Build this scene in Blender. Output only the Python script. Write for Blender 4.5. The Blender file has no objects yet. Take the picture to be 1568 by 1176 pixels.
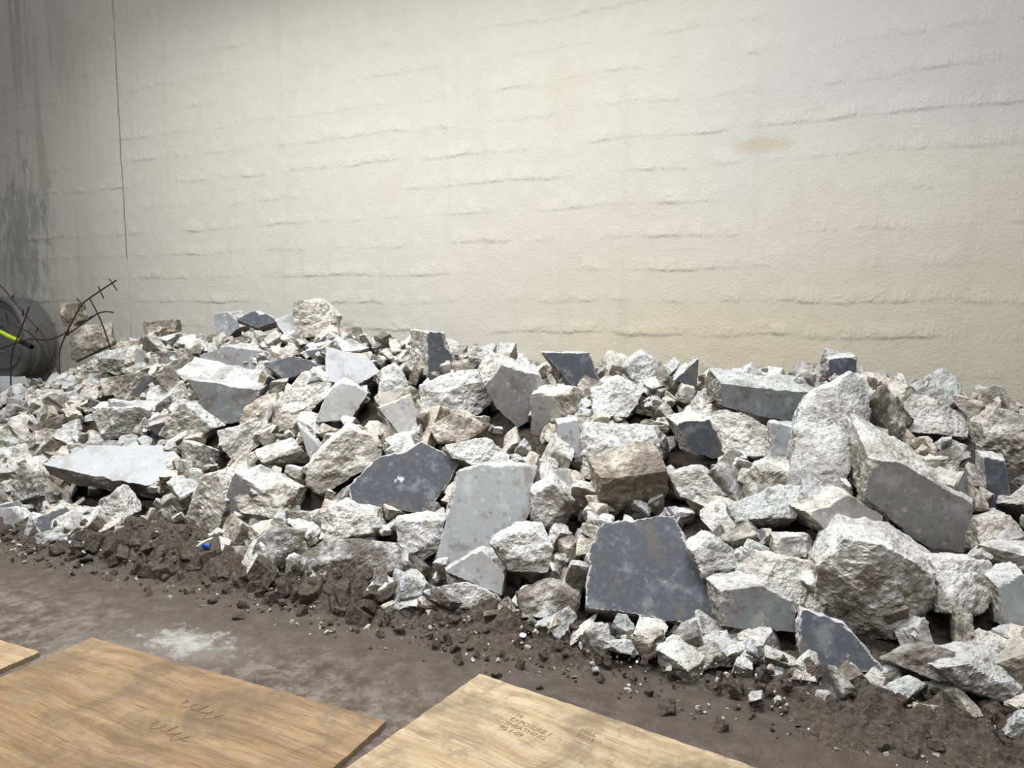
import bpy, numpy as np, math, bmesh
from mathutils import Vector
rng=np.random.default_rng(23)
U=rng.uniform
scn=bpy.context.scene
scn.view_settings.view_transform='Standard'
# ---------------------------------------------------------------- camera
cd=bpy.data.cameras.new('camera'); cam=bpy.data.objects.new('camera',cd); scn.collection.objects.link(cam)
cam.location=(0,0,1.45); cam.rotation_euler=(math.radians(90-6.2),0,math.radians(25)); cd.lens=26.0; cd.sensor_width=36; cd.clip_start=.05
scn.camera=cam
# ---------------------------------------------------------------- helpers
def link(o,parent=None):
    scn.collection.objects.link(o)
    if parent: o.parent=parent
    return o
def empty(n):
    e=bpy.data.objects.new(n,None); e.empty_display_size=.1; return link(e)
def mesh_np(name,V,Q,mats,col=None,smooth=False,parent=None):
    me=bpy.data.meshes.new(name); V=np.asarray(V,dtype=np.float32); Q=np.asarray(Q,dtype=np.int32)
    me.vertices.add(len(V)); me.vertices.foreach_set('co',V.ravel())
    me.loops.add(Q.size); me.loops.foreach_set('vertex_index',Q.ravel())
    me.polygons.add(len(Q)); me.polygons.foreach_set('loop_start',np.arange(0,Q.size,4,dtype=np.int32)); me.polygons.foreach_set('loop_total',np.full(len(Q),4,dtype=np.int32))
    me.update(calc_edges=True); me.validate()
    if col is not None:
        a=me.color_attributes.new('chunk','FLOAT_COLOR','POINT'); a.data.foreach_set('color',np.asarray(col,dtype=np.float32).ravel())
    me.polygons.foreach_set('use_smooth',np.full(len(me.polygons),smooth))
    for m in mats: me.materials.append(m)
    return link(bpy.data.objects.new(name,me),parent)
G=32
LAT=rng.uniform(-1,1,(G,G,G)).astype(np.float32)
def vn(p):
    i=np.floor(p).astype(int); f=p-i; f=f*f*(3-2*f); i%=G; j=(i+1)%G
    x0,y0,z0=i.T; x1,y1,z1=j.T; fx,fy,fz=f.T
    l=lambda a,b,t:a+(b-a)*t
    return l(l(l(LAT[x0,y0,z0],LAT[x1,y0,z0],fx),l(LAT[x0,y1,z0],LAT[x1,y1,z0],fx),fy),
             l(l(LAT[x0,y0,z1],LAT[x1,y0,z1],fx),l(LAT[x0,y1,z1],LAT[x1,y1,z1],fx),fy),fz)
def fbm(p,o=4):
    s=0;a=1
    for k in range(o): s=s+a*vn(p*2**k+k*7.3); a*=.5
    return s
_cg={}
def cube(k):
    if k in _cg: return _cg[k]
    m=np.zeros((k+1,)*3,bool)
    for a in range(3):
        for s in (0,k):
            sl=[slice(None)]*3; sl[a]=s; m[tuple(sl)]=True
    idx=-np.ones(m.shape,int); idx[m]=np.arange(m.sum()); P=np.argwhere(m)/k*2.-1
    Q=[]
    for a in range(3):
        for s in (0,k):
            f=idx.take(s,axis=a); q=np.stack([f[:-1,:-1],f[1:,:-1],f[1:,1:],f[:-1,1:]],-1).reshape(-1,4)
            if (s==0)!=(a==1): q=q[:,::-1]
            Q.append(q)
    _cg[k]=(P,np.concatenate(Q)); return _cg[k]
def unit(v): v=np.asarray(v,float); return v/np.linalg.norm(v,axis=-1,keepdims=True)
def rmin(d,N,h):
    if len(N)==0: return np.full(len(d),1e9)
    t=d@np.asarray(N).T; r=np.where(t>1e-6,np.asarray(h)/np.maximum(t,1e-6),1e9); return r.min(1)
def gen(C,E,S,N1,h1,N2,h2,k,nch=9,lo=.8,hi=.96,amp=1.,col=(0,0,0)):
    P,Q=cube(k); d=(P*S)@E
    r1=np.minimum(rmin(d,N1,h1),1.3); r2=rmin(d,N2,h2); r0=np.minimum(r1,r2); pts=d*r0[:,None]
    m=unit(rng.normal(size=(nch,3))); h=(pts@m.T).max(0)*U(lo,hi,nch)
    r1=np.minimum(r1,rmin(d,m,h)); pts=d*r1[:,None]; L=float(np.mean(S)); off=U(0,30,3)
    q=pts/L+off
    n=L*(.08*vn(q*1.3)-.10*np.abs(vn(q*2.1+5))+.03*vn(q*5)-.025*np.abs(vn(q*8+3)))
    n=n+min(L*.04,.0055)*vn(pts*38+off)+min(L*.03,.004)*vn(pts*90+off)
    r1=r1*(1+amp*n/np.maximum(np.linalg.norm(pts,axis=1),.3*L))
    sm=(r2<=r1).astype(float); r=np.minimum(r1,r2)
    V=C+d*r[:,None]
    c=np.empty((len(V),4)); c[:,0]=sm; c[:,1]=col[0]; c[:,2]=col[1]; c[:,3]=col[2]
    return V,Q,c
class Acc:
    def __init__(s): s.V=[];s.Q=[];s.c=[];s.n=0
    def add(s,t):
        V,Q,c=t; s.V.append(V); s.Q.append(Q+s.n); s.c.append(c); s.n+=len(V)
    def build(s,name,mat,parent): return mesh_np(name,np.concatenate(s.V),np.concatenate(s.Q),[mat],np.concatenate(s.c),False,parent)
# ---------------------------------------------------------------- node helper
class NT:
    def __init__(s,name):
        s.m=bpy.data.materials.new(name); s.m.use_nodes=True; s.t=s.m.node_tree; s.t.nodes.clear()
        s.o=s.t.nodes.new('ShaderNodeOutputMaterial'); s.b=s.t.nodes.new('ShaderNodeBsdfPrincipled'); s.t.links.new(s.b.outputs[0],s.o.inputs[0])
        s.b.inputs['Roughness'].default_value=.9; s.b.inputs['Specular IOR Level'].default_value=.25
        s.tc=s.t.nodes.new('ShaderNodeTexCoord').outputs['Object']
    def put(s,i,v):
        if isinstance(v,bpy.types.NodeSocket): s.t.links.new(v,i)
        elif v is not None:
            if hasattr(i.default_value,'__len__') and not hasattr(v,'__len__'): v=(v,)*len(i.default_value)
            if hasattr(i.default_value,'__len__') and len(i.default_value)==4 and len(v)==3: v=(*v,1)
            i.default_value=v
    def math(s,op,a,b=0.,c=None,clamp=False):
        n=s.t.nodes.new('ShaderNodeMath'); n.operation=op; n.use_clamp=clamp; s.put(n.inputs[0],a); s.put(n.inputs[1],b)
        if c is not None: s.put(n.inputs[2],c)
        return n.outputs[0]
    def vm(s,op,a,b):
        n=s.t.nodes.new('ShaderNodeVectorMath'); n.operation=op; s.put(n.inputs[0],a); s.put(n.inputs[1],b); return n.outputs[0]
    def noise(s,vec,sc,det=4,ro=.55,dist=0.,colr=False):
        n=s.t.nodes.new('ShaderNodeTexNoise'); s.put(n.inputs['Vector'],vec); n.inputs['Scale'].default_value=sc; n.inputs['Detail'].default_value=det; n.inputs['Roughness'].default_value=ro; n.inputs['Distortion'].default_value=dist
        return n.outputs[1 if colr else 0]
    def vor(s,vec,sc,out='Distance',feat='F1'):
        n=s.t.nodes.new('ShaderNodeTexVoronoi'); n.feature=feat; s.put(n.inputs['Vector'],vec); n.inputs['Scale'].default_value=sc
        return (n.outputs['Distance'],n.outputs['Color']) if out=='both' else n.outputs[out]
    def ss(s,v,a,b,lo=0.,hi=1.):
        n=s.t.nodes.new('ShaderNodeMapRange'); n.interpolation_type='SMOOTHSTEP'; s.put(n.inputs[0],v)
        for i,x in zip((1,2,3,4),(a,b,lo,hi)): s.put(n.inputs[i],x)
        return n.outputs[0]
    def mix(s,f,a,b,mode='MIX'):
        n=s.t.nodes.new('ShaderNodeMix'); n.data_type='RGBA'; n.blend_type=mode; s.put(n.inputs[0],f); s.put(n.inputs[6],a); s.put(n.inputs[7],b); return n.outputs[2]
    def ramp(s,f,st):
        n=s.t.nodes.new('ShaderNodeValToRGB'); s.put(n.inputs[0],f); e=n.color_ramp.elements
        while len(e)<len(st): e.new(.5)
        for x,(p,c) in zip(e,st): x.position=p; x.color=(*c,1)
        return n.outputs[0]
    def sep(s,v):
        n=s.t.nodes.new('ShaderNodeSeparateXYZ'); s.put(n.inputs[0],v); return n.outputs
    def comb(s,x=0.,y=0.,z=0.):
        n=s.t.nodes.new('ShaderNodeCombineXYZ'); s.put(n.inputs[0],x);s.put(n.inputs[1],y);s.put(n.inputs[2],z); return n.outputs[0]
    def bump(s,h,dist,st=1.,nrm=None):
        n=s.t.nodes.new('ShaderNodeBump'); s.put(n.inputs['Height'],h); n.inputs['Distance'].default_value=dist; s.put(n.inputs['Strength'],st)
        if nrm: s.put(n.inputs['Normal'],nrm)
        return n.outputs[0]
    def fin(s,col,nrm=None,rough=None):
        s.put(s.b.inputs['Base Color'],col)
        if nrm: s.put(s.b.inputs['Normal'],nrm)
        if rough is not None: s.put(s.b.inputs['Roughness'],rough)
        return s.m
# ---------------------------------------------------------------- materials
def rubble_mat():
    s=NT('broken_concrete'); a=s.t.nodes.new('ShaderNodeAttribute'); a.attribute_name='chunk'
    R,Gc,B=s.sep(a.outputs['Color']); A=a.outputs['Alpha']
    p=s.vm('ADD',s.tc,s.comb(s.math('MULTIPLY',Gc,37.),s.math('MULTIPLY',Gc,11.)))
    nz=s.sep(s.t.nodes.new('ShaderNodeNewGeometry').outputs['Normal'])[2]
    n1=s.noise(p,7,4,.6); n2=s.noise(p,40,4,.65); n3=s.noise(p,130,2)
    base=s.ramp(n1,[(.32,(.20,.175,.14)),(.44,(.33,.31,.265)),(.54,(.48,.465,.43)),(.68,(.68,.675,.65))])
    base=s.mix(s.ss(n2,.5,.34,0,.5),base,(.16,.15,.125))
    vd,vcc=s.vor(s.vm('ADD',p,s.vm('MULTIPLY',s.noise(p,30,1,colr=True),(.02,.02,.02))),36,'both'); vc=s.sep(vcc)
    peb=s.math('MULTIPLY',s.ss(vd,.48,.40),s.ss(vc[0],.66,.70))
    pc=s.ramp(vc[1],[(.0,(.10,.13,.13)),(.35,(.22,.26,.25)),(.6,(.38,.33,.26)),(.85,(.62,.62,.60))])
    fr=s.mix(s.math('MULTIPLY',peb,.5),base,pc)
    dust_highlight=s.math('MULTIPLY',s.ss(nz,-.05,.65),s.ss(n1,.34,.56,.6,1.)); dust_highlight=s.math('MULTIPLY',dust_highlight,s.ss(n2,.35,.5,.4,1.))  # white dust, plus top highlights painted into upward faces
    fr=s.mix(s.math('MULTIPLY',dust_highlight,.84),fr,(.90,.905,.91))
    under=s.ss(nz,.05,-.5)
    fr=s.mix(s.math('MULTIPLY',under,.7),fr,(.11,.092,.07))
    sm=s.mix(A,(.43,.44,.45),(.072,.083,.102))
    inv=s.math('SUBTRACT',1.1,A)
    sm=s.mix(s.math('MULTIPLY',s.ss(n2,.46,.74,0,.35),s.math('ADD',inv,.25)),sm,(.56,.56,.56)); sm=s.mix(s.math('MULTIPLY',s.ss(n1,.55,.68,0,.5),s.math('ADD',inv,.35)),sm,(.54,.54,.54))
    sm=s.mix(s.ss(n2,.66,.74,0,.6),sm,(.6,.6,.6))
    sm=s.mix(s.ss(n1,.44,.34,0,.6),sm,(.15,.125,.10))
    sm=s.mix(s.math('MULTIPLY',s.math('MULTIPLY',peb,.5),s.ss(A,.7,.5)),sm,pc)
    sm=s.mix(s.math('MULTIPLY',s.math('MULTIPLY',s.ss(nz,.2,.8),.45),inv),sm,(.76,.76,.77))
    col=s.mix(R,fr,sm)
    tint=s.ramp(Gc,[(0,(1.,.91,.78)),(.25,(1,.97,.92)),(.6,(1,1,1)),(1,(.82,.86,.89))])
    col=s.mix(1.,col,tint,'MULTIPLY')
    dm=s.math('MULTIPLY',B,s.ss(n1,.66,.42,.25,1.))
    col=s.mix(dm,col,s.ramp(n2,[(.3,(.075,.062,.052)),(.7,(.19,.16,.135))]))
    h=s.math('ADD',n2,s.math('MULTIPLY',n3,.4)); h=s.math('ADD',h,s.math('MULTIPLY',peb,.25))
    st=s.math('SUBTRACT',1.,s.math('MULTIPLY',R,.88))
    return s.fin(col,s.bump(h,.017,st))
def dirt_mat(name='dirt',k=1.):
    s=NT(name); n2=s.noise(s.tc,45,4,.7)
    c=s.ramp(n2,[(.3,(.052*k,.042*k,.034*k)),(.55,(.112*k,.092*k,.078*k)),(.75,(.20*k,.173*k,.150*k))])
    c=s.mix(s.ss(s.vor(s.tc,70),.13,.08,0,.7),c,(.5,.49,.46))
    return s.fin(c,s.bump(n2,.014))
def floor_mat():
    s=NT('dusty_floor'); x,y,z=s.sep(s.tc)
    n1=s.noise(s.tc,1.6,5,.6,.6); n2=s.noise(s.tc,11,6,.75); n3=s.noise(s.tc,110,2)
    c=s.ramp(n1,[(.37,(.11,.084,.067)),(.5,(.18,.147,.124)),(.62,(.26,.23,.205))])
    c=s.mix(.55,c,s.ramp(n2,[(.39,(.065,.048,.038)),(.50,(.18,.148,.125)),(.60,(.36,.33,.295))]))
    yy=s.math('ADD',y,s.math('ADD',s.math('MULTIPLY',n1,1.1),s.math('MULTIPLY',n2,.4)))
    c=s.mix(s.ss(yy,2.7,3.3,0,.9),c,s.mix(n2,(.05,.041,.034),(.16,.134,.115)))
    d=s.vm('SUBTRACT',s.tc,(-2.55,2.17,0)); dx,dy,_=s.sep(d)
    q=s.math('SQRT',s.math('ADD',s.math('POWER',s.math('MULTIPLY',dx,3.),2.),s.math('POWER',s.math('MULTIPLY',dy,6.),2.)))
    q=s.math('ADD',q,s.math('MULTIPLY',n2,4.))
    c=s.mix(s.ss(q,2.9,1.9,0,.7),c,(.60,.60,.59))
    c=s.mix(s.ss(s.vor(s.tc,60),.085,.05,0,.8),c,(.52,.51,.49))
    return s.fin(c,s.bump(s.math('ADD',n2,s.math('MULTIPLY',n3,.3)),.02))
def wall_mat():
    s=NT('painted_board_formed_concrete'); x,y,z=s.sep(s.tc)
    n1=s.noise(s.tc,1.1,4,.55); n2=s.noise(s.tc,8,4,.6); n3=s.noise(s.tc,60,3,.6)
    w=s.math('ADD',z,s.math('ADD',s.math('MULTIPLY',s.noise(s.tc,1.6,3),.10),s.math('MULTIPLY',n2,.02)))
    w=s.math('DIVIDE',w,.215); fl=s.math('FLOOR',w); f=s.math('SUBTRACT',w,fl)
    seg=s.noise(s.comb(s.math('MULTIPLY',x,1.),s.math('MULTIPLY',fl,7.3),0.),1.4,6,.75)
    gate=s.math('MULTIPLY',s.ss(seg,.42,.72),s.ss(n2,.36,.56,.5,1.)) 
    edge=s.math('MULTIPLY',s.math('MULTIPLY',s.ss(f,.0,.14),s.ss(f,.6,.12)),gate)
    h=s.math('ADD',s.math('MULTIPLY',edge,1.1),s.math('MULTIPLY',n2,.6))
    h=s.math('ADD',h,s.math('MULTIPLY',n1,1.5))
    c=s.mix(n1,(.54,.53,.485),(.61,.60,.55))
    c=s.mix(s.ss(n2,.35,.7,0,.25),c,(.66,.66,.625))
    xr=s.math('ADD',x,s.math('MULTIPLY',n1,1.2)); zr=s.math('ADD',z,s.math('MULTIPLY',n1,.9))
    c=s.mix(s.math('MULTIPLY',s.ss(zr,2.9,1.5),s.ss(xr,-3.,-.6,0,.62)),c,(.59,.53,.39))
    c=s.mix(s.math('MULTIPLY',s.ss(zr,2.5,3.2),s.ss(xr,-.8,.8,0,.65)),c,(.465,.46,.495))
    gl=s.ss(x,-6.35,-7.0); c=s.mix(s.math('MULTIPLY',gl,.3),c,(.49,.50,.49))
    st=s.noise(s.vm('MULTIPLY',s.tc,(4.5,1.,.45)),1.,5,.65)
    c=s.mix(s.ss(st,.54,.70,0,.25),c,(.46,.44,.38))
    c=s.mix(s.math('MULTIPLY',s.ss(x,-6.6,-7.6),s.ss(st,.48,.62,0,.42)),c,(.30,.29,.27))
    bn=s.math('MULTIPLY',s.math('SUBTRACT',n2,.5),2.); bl=s.math('MULTIPLY',s.math('SUBTRACT',s.noise(s.vm('MULTIPLY',s.tc,(2.,1.,.8)),6.,6,.75),.5),2.)
    def blob(cx,cz,rx,rz,colr,k,na=1.,big=False):
        nonlocal c
        dx=s.math('DIVIDE',s.math('SUBTRACT',x,cx),rx); dz=s.math('DIVIDE',s.math('SUBTRACT',z,cz),rz)
        q=s.math('SQRT',s.math('ADD',s.math('MULTIPLY',dx,dx),s.math('MULTIPLY',dz,dz)))
        q=s.math('ADD',q,s.math('MULTIPLY',bl if big else bn,na))
        c=s.mix(s.ss(q,1.25,.3,0,k),c,colr)
    blob(-7.85,2.15,.38,.7,(.25,.26,.245),.65,2.6,True)
    blob(-8.3,1.6,.4,.9,(.30,.31,.30),.4,2.,True)
    blob(-8.12,4.6,.14,.17,(.08,.08,.075),.9,.9)
    blob(-7.7,4.35,.06,.5,(.34,.26,.18),.5,.9)
    blob(-.58,2.42,.19,.06,(.47,.41,.29),.65,.4)
    blob(-1.9,2.9,.16,.25,(.56,.51,.36),.25,1.2)
    blob(-3.35,2.35,.1,.12,(.58,.52,.38),.25,1.)
    blob(1.0,3.2,.25,.1,(.50,.43,.30),.45,1.)
    cx=s.math('ABSOLUTE',s.math('ADD',x,s.math('ADD',6.30,s.math('MULTIPLY',s.noise(s.comb(0.,0.,z),3,3),.05))))
    cr=s.math('MULTIPLY',s.ss(cx,.011,.004),s.ss(s.noise(s.comb(0.,5.,z),1.3,3),.42,.55,.15,1.))
    c=s.mix(s.math('MULTIPLY',cr,.5),c,(.20,.19,.18))
    c=s.mix(s.math('MULTIPLY',gate,s.ss(f,.80,1.,0,.07)),c,(.33,.32,.29))  # soft shadow painted just below each board seam
    nrm=s.bump(s.math('SUBTRACT',h,cr),.009,1.)
    nrm=s.bump(n3,.0045,.9,nrm)
    return s.fin(c,nrm,.65)
def wood_mat(name,c1,c2,c3,grime=.35):
    s=NT(name); x,y,z=s.sep(s.tc)
    wv=s.vm('ADD',s.tc,s.vm('MULTIPLY',s.noise(s.tc,1.6,2,colr=True),(.0,.12,0)))
    g1=s.noise(s.vm('MULTIPLY',wv,(1.1,17.,1.)),1.,6,.72,.35); g2=s.noise(s.vm('MULTIPLY',wv,(7.,170.,1.)),1.,3,.6); g3=s.noise(s.tc,1.7,4,.6)
    c=s.ramp(g1,[(.34,c1),(.48,c2),(.64,c3)])
    c=s.mix(s.ss(g3,.4,.7,0,.4),c,c2)
    c=s.mix(s.ss(g2,.5,.70,0,.55),c,tuple(v*.5 for v in c1))
    k=s.ss(s.vor(s.vm('MULTIPLY',s.tc,(1.,1.7,0.)),1.9),.075,.03,0,.8); c=s.mix(k,c,(.10,.05,.02))
    st=s.noise(s.tc,3.0,6,.75,.6); c=s.mix(s.ss(st,.45,.66,0,grime),c,(.13,.10,.075))
    c=s.mix(s.ss(s.noise(s.tc,14,6,.78),.52,.66,0,.6),c,(.22,.18,.145))
    return s.fin(c,s.bump(g2,.0015),.7)
def flat_mat(name,c,r=.6,metal=0.):
    s=NT(name); n=s.noise(s.tc,25,4); cc=s.mix(s.ss(n,.4,.7,0,.45),c,tuple(v*.6 for v in c)); s.b.inputs['Metallic'].default_value=metal
    return s.fin(cc,None,r)
RUB=rubble_mat(); DIRT=dirt_mat()
# ---------------------------------------------------------------- room
def box_grid(name,x0,x1,y0,y1,z0,z1,mat):
    P,Q=cube(1); V=np.array([x0,y0,z0])+(P+1)/2*np.array([x1-x0,y1-y0,z1-z0]); return mesh_np(name,V,Q,[mat])
box_grid('floor',-14,5,-2.5,5.1,-.2,0,floor_mat())
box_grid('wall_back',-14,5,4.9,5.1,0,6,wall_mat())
# ---------------------------------------------------------------- heap profile
RX=[-12,-9,-7.5,-6.3,-5.41,-4.5,-3.7,-2.55,-1.72,-.8,.04,.77,1.6,3];RZ=[.15,.4,.55,.85,1.17,1.2,1.24,1.17,1.05,1.04,1.09,.94,.68,.3]
def H(x,y):
    R=np.interp(x,RX,RZ); s=np.clip((y-2.85)/1.5,0,1); s2=np.clip((y-4.35)/.55,0,1); return R*s**.8*(1-.2*s2)
pile=empty('concrete_rubble_pile')
gx=np.arange(-11,3.2,.03); gy=np.arange(2.8,4.89,.03); X,Y=np.meshgrid(gx,gy,indexing='ij')
Z=H(X,Y)-.19; Pn=np.stack([X,Y,Z],-1).reshape(-1,3); Z=Z+(.05*fbm(Pn*5)).reshape(X.shape); Z=np.maximum(Z,.004)
idx=np.arange(X.size).reshape(X.shape)
Qg=lambda idx:np.stack([idx[:-1,:-1],idx[1:,:-1],idx[1:,1:],idx[:-1,1:]],-1).reshape(-1,4)
mesh_np('rubble_core',np.stack([X,Y,Z],-1).reshape(-1,3),Qg(idx),[dirt_mat('core_gap_shade',.7)],parent=pile)  # core colour darkened so the gaps between chunks read as shade
DATA='''D15 27 65 312|-102,45 -72,48 -64,39 -42,13 -57,11 -100,16 -106,33
G36 26 -12 352|7,79 18,79 50,59 45,34 26,44 6,60
W16 16 30 372|-19,102 -2,112 8,107 9,95 -5,56 -26,56 -26,88
W28 12 20 313|-11,41 -2,53 13,51 33,38 26,16 14,12 -10,19
W18 40 30 328|34,45 52,44 56,34 48,25 36,26
G20 40 -15 405|-63,103 -10,97 -27,82 -63,92
D10 7 51 294|-14,26 0,23 14,11 -12,6 -15,16
W18 48 40 315|-36,41 -12,37 -13,28 -18,18 -36,34
W15 34 60 346|-49,54 -28,63 -14,60 -22,48 -45,48
G15 41 21 302|-45,29 -30,31 -19,25 -16,14 -43,16
W16 39 41 384|-67,86 -52,90 -36,81 -37,68 -56,67
D10 51 10 376|-80,84 -66,87 -56,65 -74,70
W22 31 31 366|-128,72 -122,82 -91,81 -87,66 -117,53 -126,54
B18 49 -31 345|-109,59 -81,67 -80,52 -96,42 -110,50
D10 2 10 380|54,77 61,76 65,55 56,52
W22 22 20 416|58,87 64,94 74,91 80,73 75,54 59,72
W15 39 41 354|50,56 62,58 66,50 59,42 50,47
D12 50 20 424|-171,115 -148,115 -142,99 -155,95
G20 59 -10 396|-197,97 -188,109 -169,102 -164,82 -182,72 -192,83
W20 40 30 393|-242,95 -222,103 -206,105 -198,88 -207,78 -236,76
D30 82 10 412|-249,127 -242,126 -236,107 -247,100
W13 58 30 391|-273,104 -266,108 -257,93 -265,81 -272,86
L14 34 60 400|-327,116 -300,110 -286,100 -300,91 -316,95
L13 50 20 374|-301,89 -293,97 -280,89 -287,73 -305,71
W18 58 30 372|-338,78 -327,99 -311,100 -312,86 -325,66 -334,62
L12 49 30 368|-256,83 -242,90 -233,73 -241,66
B16 41 20 367|-221,74 -207,83 -191,74 -199,67 -215,65
W20 59 20 337|-281,53 -265,72 -250,67 -246,56 -273,36 -280,42
D10 41 50 333|-245,46 -237,59 -218,68 -197,58 -204,33 -241,38
L12 40 35 326|-182,60 -172,63 -146,62 -147,35 -155,20 -185,14 -184,44
L12 32 20 370|-145,80 -135,82 -130,63 -142,62
W14 34 60 356|-205,67 -187,71 -163,59 -182,56 -200,61
W15 51 10 330|-140,51 -132,57 -122,47 -125,31 -139,38
G30 47 -15 366|-403,95 -383,91 -361,87 -371,64 -393,65
W20 41 20 345|-483,72 -446,74 -441,56 -471,50 -481,61
W20 41 20 347|-423,75 -400,80 -384,63 -396,52 -419,58
L16 19 86 319|-474,42 -459,51 -414,52 -391,45 -392,32 -430,36
G20 41 20 403|-436,107 -417,114 -389,109 -393,90 -432,95
W14 12 20 302|-341,46 -330,50 -322,33 -325,16 -352,10 -351,21
W18 39 41 311|-322,42 -301,48 -284,41 -285,25 -311,29
W18 32 20 436|-382,146 -365,149 -353,136 -353,121 -378,120
L12 45 50 436|-399,133 -389,138 -373,120 -384,117
D10 39 41 437|-435,133 -423,140 -407,132 -419,127
G14 41 20 437|-464,137 -454,138 -443,127 -454,117 -461,122
B14 42 10 436|-540,130 -519,130 -519,122 -539,120
W18 41 20 402|-552,106 -527,111 -520,96 -535,88 -553,93
B16 59 10 436|-630,122 -603,125 -601,110 -626,93
B12 59 10 436|-649,144 -637,145 -635,130 -644,118
B16 41 20 379|-520,88 -494,92 -490,79 -514,76
D10 39 41 397|-371,104 -353,109 -335,102 -355,93
M20 39 41 286|-245,18 -234,28 -204,26 -195,15 -218,9 -242,6
W16 39 41 307|-253,33 -244,41 -224,36 -225,25 -249,22
M16 40 32 288|-283,19 -275,27 -260,25 -259,9 -280,11
W12 36 53 285|-175,14 -158,17 -143,12 -142,5 -169,7
L12 40 30 298|-171,20 -157,28 -146,20 -146,10 -166,18
W15 59 20 307|-148,34 -134,39 -126,33 -126,20 -140,21
W16 40 30 308|-207,35 -185,38 -185,23 -194,15 -204,23
W15 40 30 352|-77,63 -63,67 -51,58 -56,48 -72,54
G18 40 30 343|-15,55 0,63 13,54 14,43 -7,47
W22 39 41 418|11,101 33,99 57,89 51,79 22,82
W13 41 20 424|-122,107 -114,116 -103,107 -108,97 -118,99
D6 59 20 424|-92,102 -82,113 -82,98
D10 42 10 436|-13,115 0,116 0,109 -13,106
M16 39 41 289|-130,18 -118,23 -104,16 -105,9 -126,10
M16 36 51 292|18,18 31,23 46,16 33,12
W20 39 41 290|32,19 53,25 59,17 53,9 39,13
L15 32 20 324|53,38 61,43 67,24 56,24
G14 39 41 279|-493,14 -484,16 -464,2 -464,-3 -486,-5
W13 41 20 290|-407,25 -399,33 -389,19 -391,11 -407,10
W12 39 41 276|-442,7 -422,13 -418,6 -438,2
W16 40 30 403|-136,95 -122,102 -107,95 -116,81 -133,82
L12 42 10 381|-35,86 -22,84 -23,70 -36,67
W15 40 30 317|-61,39 -53,45 -39,35 -42,26 -54,26
W12 40 30 329|-28,45 -14,46 -8,38 -27,38
W14 40 30 344|-363,65 -343,71 -333,57 -358,53
W12 36 51 338|-327,57 -311,64 -297,53 -320,50
L10 59 20 343|-298,71 -285,57 -291,53
L10 34 60 440|-761,74 -734,75 -719,61 -746,56'''
KIND={'D':(1,.04,1.),'L':(1,.05,.12),'G':(1,.2,.42),'W':(0,.05,.3),'B':(0,.75,.5),'M':(0,.9,.5)}
big=Acc(); HC=[];HR=[];HN=[]
for ln in DATA.split('\n'):
    a,b=ln.split('|'); kd=a[0]; t,nx,nz,yc=[float(v) for v in a[1:].split()]; t/=100;nx/=100;nz/=100;yc/=100
    ny=-math.sqrt(max(1-nx*nx-nz*nz,.04)); n=unit((nx,ny,nz))
    xz=np.array([[float(v) for v in q.split(',')] for q in b.split()])/100; m=xz.mean(0)
    P=np.stack([xz[:,0],yc-(n[0]*(xz[:,0]-m[0])+n[2]*(xz[:,1]-m[1]))/n[1],xz[:,1]],1)
    c0=P.mean(0); C=c0-n*t*.5
    cov=(P-c0).T@(P-c0); w,v=np.linalg.eigh(cov); e1=unit(v[:,2]-n*(v[:,2]@n)); e2=np.cross(n,e1)
    sg,dr,dk=KIND[kd]; N=[];h=[]
    area=sum(np.cross(P[i]-c0,P[(i+1)%len(P)]-c0) for i in range(len(P)))@n
    for i in range(len(P)):
        A_,B_=P[i],P[(i+1)%len(P)]; o=unit(np.cross(B_-A_,n)*(1 if area>0 else -1))
        tl=U(.1,.4) if o[2]>.45 else (U(-.15,.08) if o[2]<-.45 else U(-.12,.22))
        mm=unit(o+n*tl); N.append(mm); h.append(max(mm@((A_+B_)/2-C),.02)+.006)
    N.append(unit(-n+.15*rng.normal(size=3))); h.append(t*.5)
    N2,h2=[],[]
    if sg: N2.append(n); h2.append(t*.5)
    else:
        N.append(unit(n+.22*rng.normal(size=3))); h.append(t*.52)
        N.append(unit(n+.45*rng.normal(size=3))); h.append(t*.58)
    S=np.array([np.abs((P-c0)@e1).max(),np.abs((P-c0)@e2).max(),t*.5])
    R_=float(np.linalg.norm(S[:2])); k=int(np.clip(R_*170,26,64))
    big.add(gen(C,np.array([e1,e2,n]),S,np.array(N),np.array(h),np.array(N2),np.array(h2),k,16 if not sg else 6,.88 if not sg else .95,.99,.8,((U(.25,.9) if kd!='B' else U(0,.15)),dr,dk)))
    HC.append(c0); HR.append(R_); HN.append(n)
HC=np.array(HC);HR=np.array(HR);HN=np.array(HN)
big.build('large_broken_slab_pieces',RUB,pile)
def rndrot():
    q=unit(rng.normal(size=4)); w,x,y,z=q
    return np.array([[1-2*(y*y+z*z),2*(x*y-z*w),2*(x*z+y*w)],[2*(x*y+z*w),1-2*(x*x+z*z),2*(y*z-x*w)],[2*(x*z-y*w),2*(y*z+x*w),1-2*(x*x+y*y)]])
def rock(C,a,k,dirt,psm=.3,dark=None):
    S=a*np.array([U(.8,1.35),U(.55,1.),U(.32,.75)]); E=rndrot(); N=[];h=[]
    for i in range(3):
        for sg in (1,-1):
            v=np.zeros(3); v[i]=sg; v=unit(v+.2*rng.normal(size=3)); N.append(v@E); h.append(S[i])
    N=np.array(N);h=np.array(h); N2=np.zeros((0,3));h2=np.zeros(0)
    if U()<psm: j=4; N2=N[j:j+1];h2=h[j:j+1]*.9; N=np.delete(N,j,0);h=np.delete(h,j)
    return gen(C,E,S,N,h,N2,h2,k,5,.78,.98,.9,(U(),dirt,(dark if dark is not None else (1. if U()<.33 else U(0,.4)))))
NRM=unit((0,-.62,.78))
mid=Acc(); 
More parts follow.
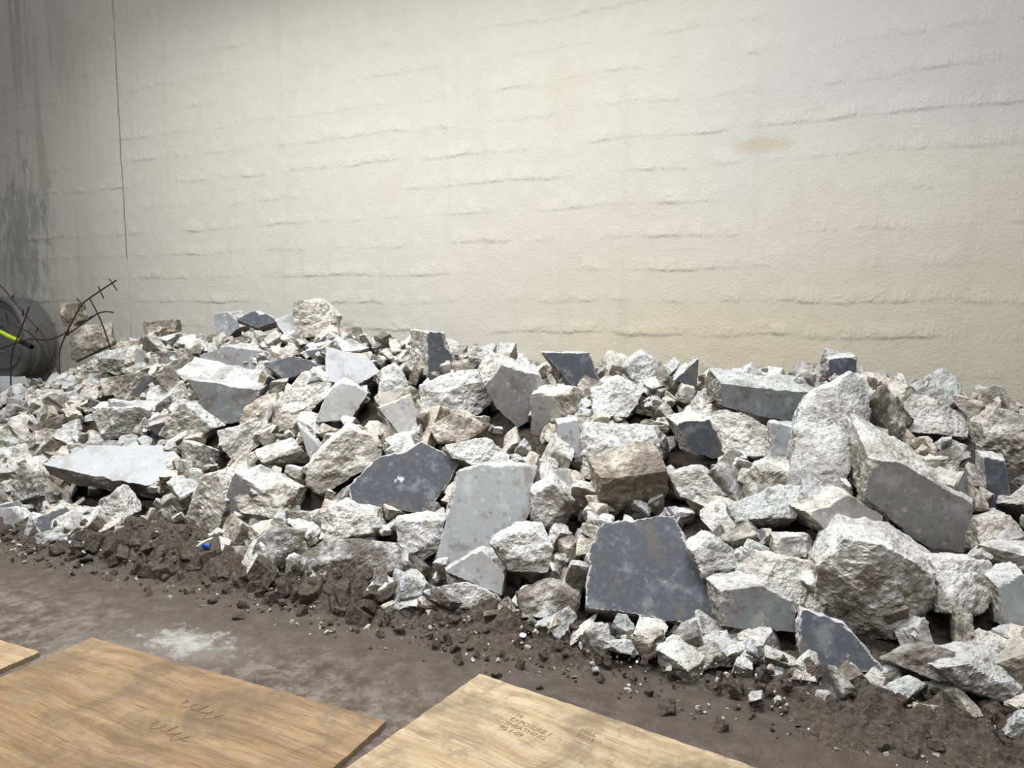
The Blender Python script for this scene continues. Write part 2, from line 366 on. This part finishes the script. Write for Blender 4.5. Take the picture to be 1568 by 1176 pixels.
def scatter(acc,n,x0,x1,a0,a1,k,sink,psm,s1=1.2,avoid=.74,dp=.15,hard=.6,s0=-.03):
    c=0
    while c<n:
        x=U(x0,x1); s=U(s0,s1); y=2.85+1.5*s; a=a0+(a1-a0)*U()**1.7
        if s<.12: a=min(a,.095)
        if s>.85: a=min(a,.12)
        if y+a>4.86: y=4.86-a
        p=np.array([x,y,H(x,y)])-NRM*a*sink
        v=p-HC; al=(v*HN).sum(1); ip=np.linalg.norm(v-HN*al[:,None],axis=1); dd=np.linalg.norm(v,axis=1)
        if ((al>-.12)&(al<.45)&(ip<HR*avoid+a*.35)).any() or (dd<HR*hard).any():
            c+=.2; continue
        p[2]=max(p[2],a*.35+(.04 if s<.03 else 0))
        acc.add(rock(p,a,k,(.85 if U()<dp else U(0,.2)),psm)); c+=1
scatter(mid,420,-5.9,2.2,.08,.165,15,.55,.46,avoid=.7)
scatter(mid,130,-9,-5.6,.05,.12,11,.3,.25)
scatter(mid,38,-5.,2.2,.05,.09,13,.25,.3,s0=-.06,s1=.06,avoid=.6,dp=.55)
mid.build('medium_concrete_chunks',RUB,pile)
sml=Acc()
scatter(sml,1300,-6,2.2,.025,.07,8,.4,.25,avoid=.6)
scatter(sml,500,-6,2.2,.05,.09,9,1.3,.25,avoid=.3,hard=.3)
scatter(sml,900,-9.5,-5.3,.025,.06,7,.1,.3,avoid=.5)
sml.build('small_concrete_fragments',RUB,pile)
# ---------------------------------------------------------------- dirt berm at the toe
berm=empty('dirt_mound')
gx=np.arange(-9,3,.014); gy=np.arange(2.43,3.15,.014); X,Y=np.meshgrid(gx,gy,indexing='ij')
P3=np.stack([X,Y,0*X],-1).reshape(-1,3)
low=(vn(P3*np.array([1.3,1.3,1]))*.15+vn(P3*4)*.07).reshape(X.shape)
edge=np.clip((Y-(2.60+low))/.27,0,1); edge=edge*edge*(3-2*edge)
nz_=(np.abs(fbm(P3*9,3))*.05+fbm(P3*28,3)*.018).reshape(X.shape)
hs=lambda x:.10*np.exp(-((x+3.6)/.6)**2)+.09*np.exp(-((x+2.4)/.45)**2)
def BZ(x,y): 
    e=np.clip((y-2.60)/.27,0,1); return e*e*(3-2*e)*(.07+hs(x)*min(max((y-2.6)/.3,0),1))
Z=edge*(.045+nz_*1.3+.03*vn(P3*2.2+9).reshape(X.shape)+hs(X)*np.clip((Y-2.6)/.3,0,1.2))-.006
idx=np.arange(X.size).reshape(X.shape)
mesh_np('loose_soil',np.stack([X,Y,Z],-1).reshape(-1,3),Qg(idx),[DIRT],parent=berm)
cl=Acc()
for i in range(2400):
    x=U(-7.5,2.2); y=2.92-abs(rng.normal())*.21; a=.005+.022*U()**3.5
    if y<2.45: continue
    cl.add(rock(np.array([x,y,BZ(x,y)+a*.3]),a,4,1.,0))
for i in range(80):
    x=rng.choice([-3.6,-2.4,-3.2])+rng.normal()*.4; y=U(2.64,2.85); a=U(.025,.06)
    cl.add(rock(np.array([x,y,BZ(x,y)+a*.2]),a,9,1.,0))
cl.build('soil_clods',DIRT,berm)
cr=Acc()
for i in range(900):
    x=U(-6.5,2.0); y=2.85-abs(rng.normal())*.2; a=.003+.012*U()**4
    if y<2.45: continue
    cr.add(rock(np.array([x,y,BZ(x,y)+a*.3]),a,3,.1,.2))
for (x,y,a) in [(-.05,2.74,.035),(-.27,2.66,.028),(.12,2.82,.04),(.3,2.8,.045),(-.6,2.72,.02),(.2,2.95,.05),(.0,2.95,.05),(-3.36,2.95,.05),(-1.9,2.75,.03)]:
    cr.add(rock(np.array([x,y,.03+a*.4]),a,10,.3,.2))
cr.build('concrete_crumbs',RUB,berm)
# ---------------------------------------------------------------- plywood
def plywood(name,w,l,loc,rz,rx,mats,t=.018):
    pts=[]
    def seg(a,b):
        n=int(np.hypot(b[0]-a[0],b[1]-a[1])/.03)
        for i in range(n):
            f=i/n; pts.append((a[0]+(b[0]-a[0])*f+U(-.0025,.0025),a[1]+(b[1]-a[1])*f+U(-.0025,.0025)))
    seg((0,0),(0,-l));seg((0,-l),(w,-l));seg((w,-l),(w,0));seg((w,0),(0,0))
    bm=bmesh.new(); lay=5; rings=[]
    for j in range(lay+1):
        z=t*j/lay; rings.append([bm.verts.new((x*(1-.0006*(j%2)),y*(1-.0006*(j%2)),z)) for x,y in pts])
    n=len(pts)
    for j in range(lay):
        for i in range(n):
            f=bm.faces.new((rings[j][i],rings[j][(i+1)%n],rings[j+1][(i+1)%n],rings[j+1][i])); f.material_index=1+(j%2)
    bm.faces.new(rings[-1]); bm.faces.new(rings[0][::-1])
    me=bpy.data.meshes.new(name); bm.to_mesh(me); bm.free()
    for m in mats: me.materials.append(m)
    o=link(bpy.data.objects.new(name,me)); o.location=loc; o.rotation_euler=(rx,0,rz); return o
ed1=flat_mat('ply_edge_light',(.42,.30,.18)); ed2=flat_mat('ply_edge_dark',(.20,.13,.08))
pA=plywood('plywood_sheet',1.52,2.44,(-2.93,2.0,.002),0,0,[wood_mat('plywood_orange',(.20,.125,.065),(.335,.225,.125),(.45,.32,.19),.6),ed1,ed2])
pB=plywood('plywood_sheet',1.05,2.44,(-1.25,2.39,.024),math.radians(-8.5),0,[wood_mat('plywood_yellow',(.34,.235,.13),(.53,.41,.26),(.67,.56,.385),.55),ed1,ed2])
pC=plywood('plywood_sheet',1.22,2.2,(-4.22,1.80,.002),math.radians(1),0,[wood_mat('plywood_pale',(.36,.24,.13),(.52,.37,.22),(.64,.49,.32),.4),ed1,ed2])
INK=flat_mat('faded_ink',(.25,.18,.105)); PEN=flat_mat('pencil',(.19,.115,.06))
def text(body,parent,loc,size,rz,mat):
    c=bpy.data.curves.new('stamp','FONT'); c.body=body; c.size=size; c.materials.append(mat); c.extrude=.0003
    o=link(bpy.data.objects.new('ink_stamp',c),parent); o.location=loc; o.rotation_euler=(0,0,rz)
text('16\nEXPOSURE 1\nSHEATHING\nPS 1-09',pB,(.27,-.17,.0185),.030,math.radians(-3),INK)
text('MILL\n32/16',pB,(.50,-.13,.0185),.030,0,INK)
def curve(name,pts,r,mat,parent,cyc=False,typ='NURBS'):
    c=bpy.data.curves.new(name,'CURVE'); c.dimensions='3D'; c.bevel_depth=r; c.bevel_resolution=3
    sp=c.splines.new(typ); sp.points.add(len(pts)-1)
    for q,p in zip(sp.points,pts): q.co=(*p,1)
    if typ=='NURBS': sp.order_u=3; sp.use_endpoint_u=True
    sp.use_cyclic_u=cyc; c.materials.append(mat); return link(bpy.data.objects.new(name,c),parent)
for j,(ox,oy,w,n) in enumerate([(.78,-.22,.045,5),(.80,-.36,.04,5)]):
    pts=[]
    for i in range(n*10):
        t=i/10*2*math.pi; pts.append((ox+i/10*w+.016*math.cos(t*.97),oy+.02*math.sin(t)*(1+.35*math.sin(i*.37))+.01*math.sin(i/9),.0185))
    curve('pencil_scribble',pts,.0009,PEN,pA)
# ---------------------------------------------------------------- rebar mesh sticking out of the heap, far left
RUST=flat_mat('rusty_wire',(.07,.05,.045),.7,.4)
wm=empty('rebar_wire_mesh')
def W(*p,r=.006): curve('wire',[(a,b,c) for a,b,c in p],r,RUST,wm)
W((-6.25,4.12,.85),(-6.32,4.1,1.14),(-6.57,4.05,1.37),(-6.77,4.02,1.59),(-6.95,4.0,1.72))
W((-6.2,4.1,.8),(-6.22,4.1,1.0),(-6.13,4.1,1.15),(-5.9,4.1,1.42),(-5.74,4.05,1.48),(-5.3,4.0,1.63))
W((-6.5,4.2,.8),(-6.46,4.15,1.14),(-6.75,4.0,1.30),(-6.98,3.9,1.42))
W((-5.67,4.2,1.05),(-5.66,4.15,1.21),(-5.67,4.1,1.37),(-5.74,4.08,1.50))
W((-6.1,4.1,1.18),(-5.8,4.08,1.30),(-5.55,4.05,1.4),(-5.42,4.05,1.38))
W((-6.85,4.0,1.05),(-6.6,4.1,1.16),(-6.3,4.1,1.12),(-6.05,4.1,1.22))
W((-6.9,4.1,.7),(-6.8,4.05,1.0),(-6.55,4.0,1.2),(-6.4,4.0,1.42))
for (x,z,ang) in [(-6.57,1.37,.6),(-6.7,1.5,.5),(-6.0,1.31,2.3),(-5.8,1.45,2.),(-5.55,1.54,1.6),(-5.4,1.6,1.9),(-6.4,1.22,.4),(-6.8,1.32,1.2),(-5.7,1.34,.2)]:
    W((x-.05*math.cos(ang),4.07,z-.05*math.sin(ang)),(x,4.05,z),(x+.05*math.cos(ang),4.03,z+.05*math.sin(ang)),r=.005)
st=empty('safety_lanyard')
curve('webbing',[(-7.6,4.2,1.22),(-7.2,4.12,1.235),(-7.0,4.1,1.2),(-6.82,4.1,1.14),(-6.72,4.1,1.12)],.018,flat_mat('lime_webbing',(.55,.80,.05)),st)
curve('clip',[(-6.72,4.1,1.12),(-6.64,4.1,1.10),(-6.56,4.1,1.07)],.022,flat_mat('black_clip',(.02,.02,.022)),st)
# ---------------------------------------------------------------- drum lying at the far left, on the heap
dr=empty('plastic_drum'); bm=bmesh.new()
prof=[(0,.05),(.12,.05),(.13,.035),(.30,.035),(.31,.05),(.385,.05),(.39,0),(.42,0),(.43,.03),(.425,.06),(.41,.07),(.41,.13),(.425,.14),(.425,.16),(.41,.17),(.40,.30),(.37,.32),(0,.32)]
N=64; rings=[[bm.verts.new((r*math.cos(a),d,r*math.sin(a))) for a in [2*math.pi*i/N for i in range(N)]] for r,d in prof if r>0]
for A_,B_ in zip(rings,rings[1:]):
    for i in range(N): bm.faces.new((A_[i],A_[(i+1)%N],B_[(i+1)%N],B_[i]))
bm.faces.new(rings[0]); bm.faces.new(rings[-1][::-1])
bmesh.ops.recalc_face_normals(bm,faces=bm.faces)
me=bpy.data.meshes.new('shell'); bm.to_mesh(me); bm.free(); me.materials.append(flat_mat('grey_drum',(.15,.15,.155),.5))
o=link(bpy.data.objects.new('shell',me),dr); dr.location=(-7.72,4.5,1.10)
tp=empty('plastic_scrap')
P,Q=cube(10); V=P*np.array([.025,.010,.005]); V[:,2]+=.004*vn(P*2)
mesh_np('blue_scrap',V+np.array([-3.10,2.78,.165]),Q,[flat_mat('blue_plastic',(.02,.10,.5),.35)],parent=tp)
# ---------------------------------------------------------------- light
def area(name,loc,tgt,size,power,col=(1,1,1),spread=180):
    l=bpy.data.lights.new(name,'AREA'); l.shape='RECTANGLE'; l.size=size[0]; l.size_y=size[1]; l.energy=power; l.color=col; l.spread=math.radians(spread)
    o=link(bpy.data.objects.new(name,l)); o.location=loc; o.rotation_euler=(Vector(tgt)-Vector(loc)).to_track_quat('-Z','Y').to_euler(); return o
area('tripod_work_light',(-3.2,.0,4.1),(-3.4,4.9,2.4),(1.0,.5),122,(1,.99,.965))
area('right_fill_light',(.9,.0,4.1),(.2,4.9,1.8),(1.2,.5),45,(1,.995,.98))  # added fill from the right, no known fixture there
area('overhead_rubble_fill',(-2.6,2.8,5.0),(-2.6,3.1,0),(7.,.3),195,(1,.998,.98),125)  # added overhead lamp, out of view, spread narrowed to brighten the rubble tops
w=bpy.data.worlds.new('world'); scn.world=w; w.use_nodes=True; w.node_tree.nodes['Background'].inputs[0].default_value=(.96,.975,1,1); w.node_tree.nodes['Background'].inputs[1].default_value=.17
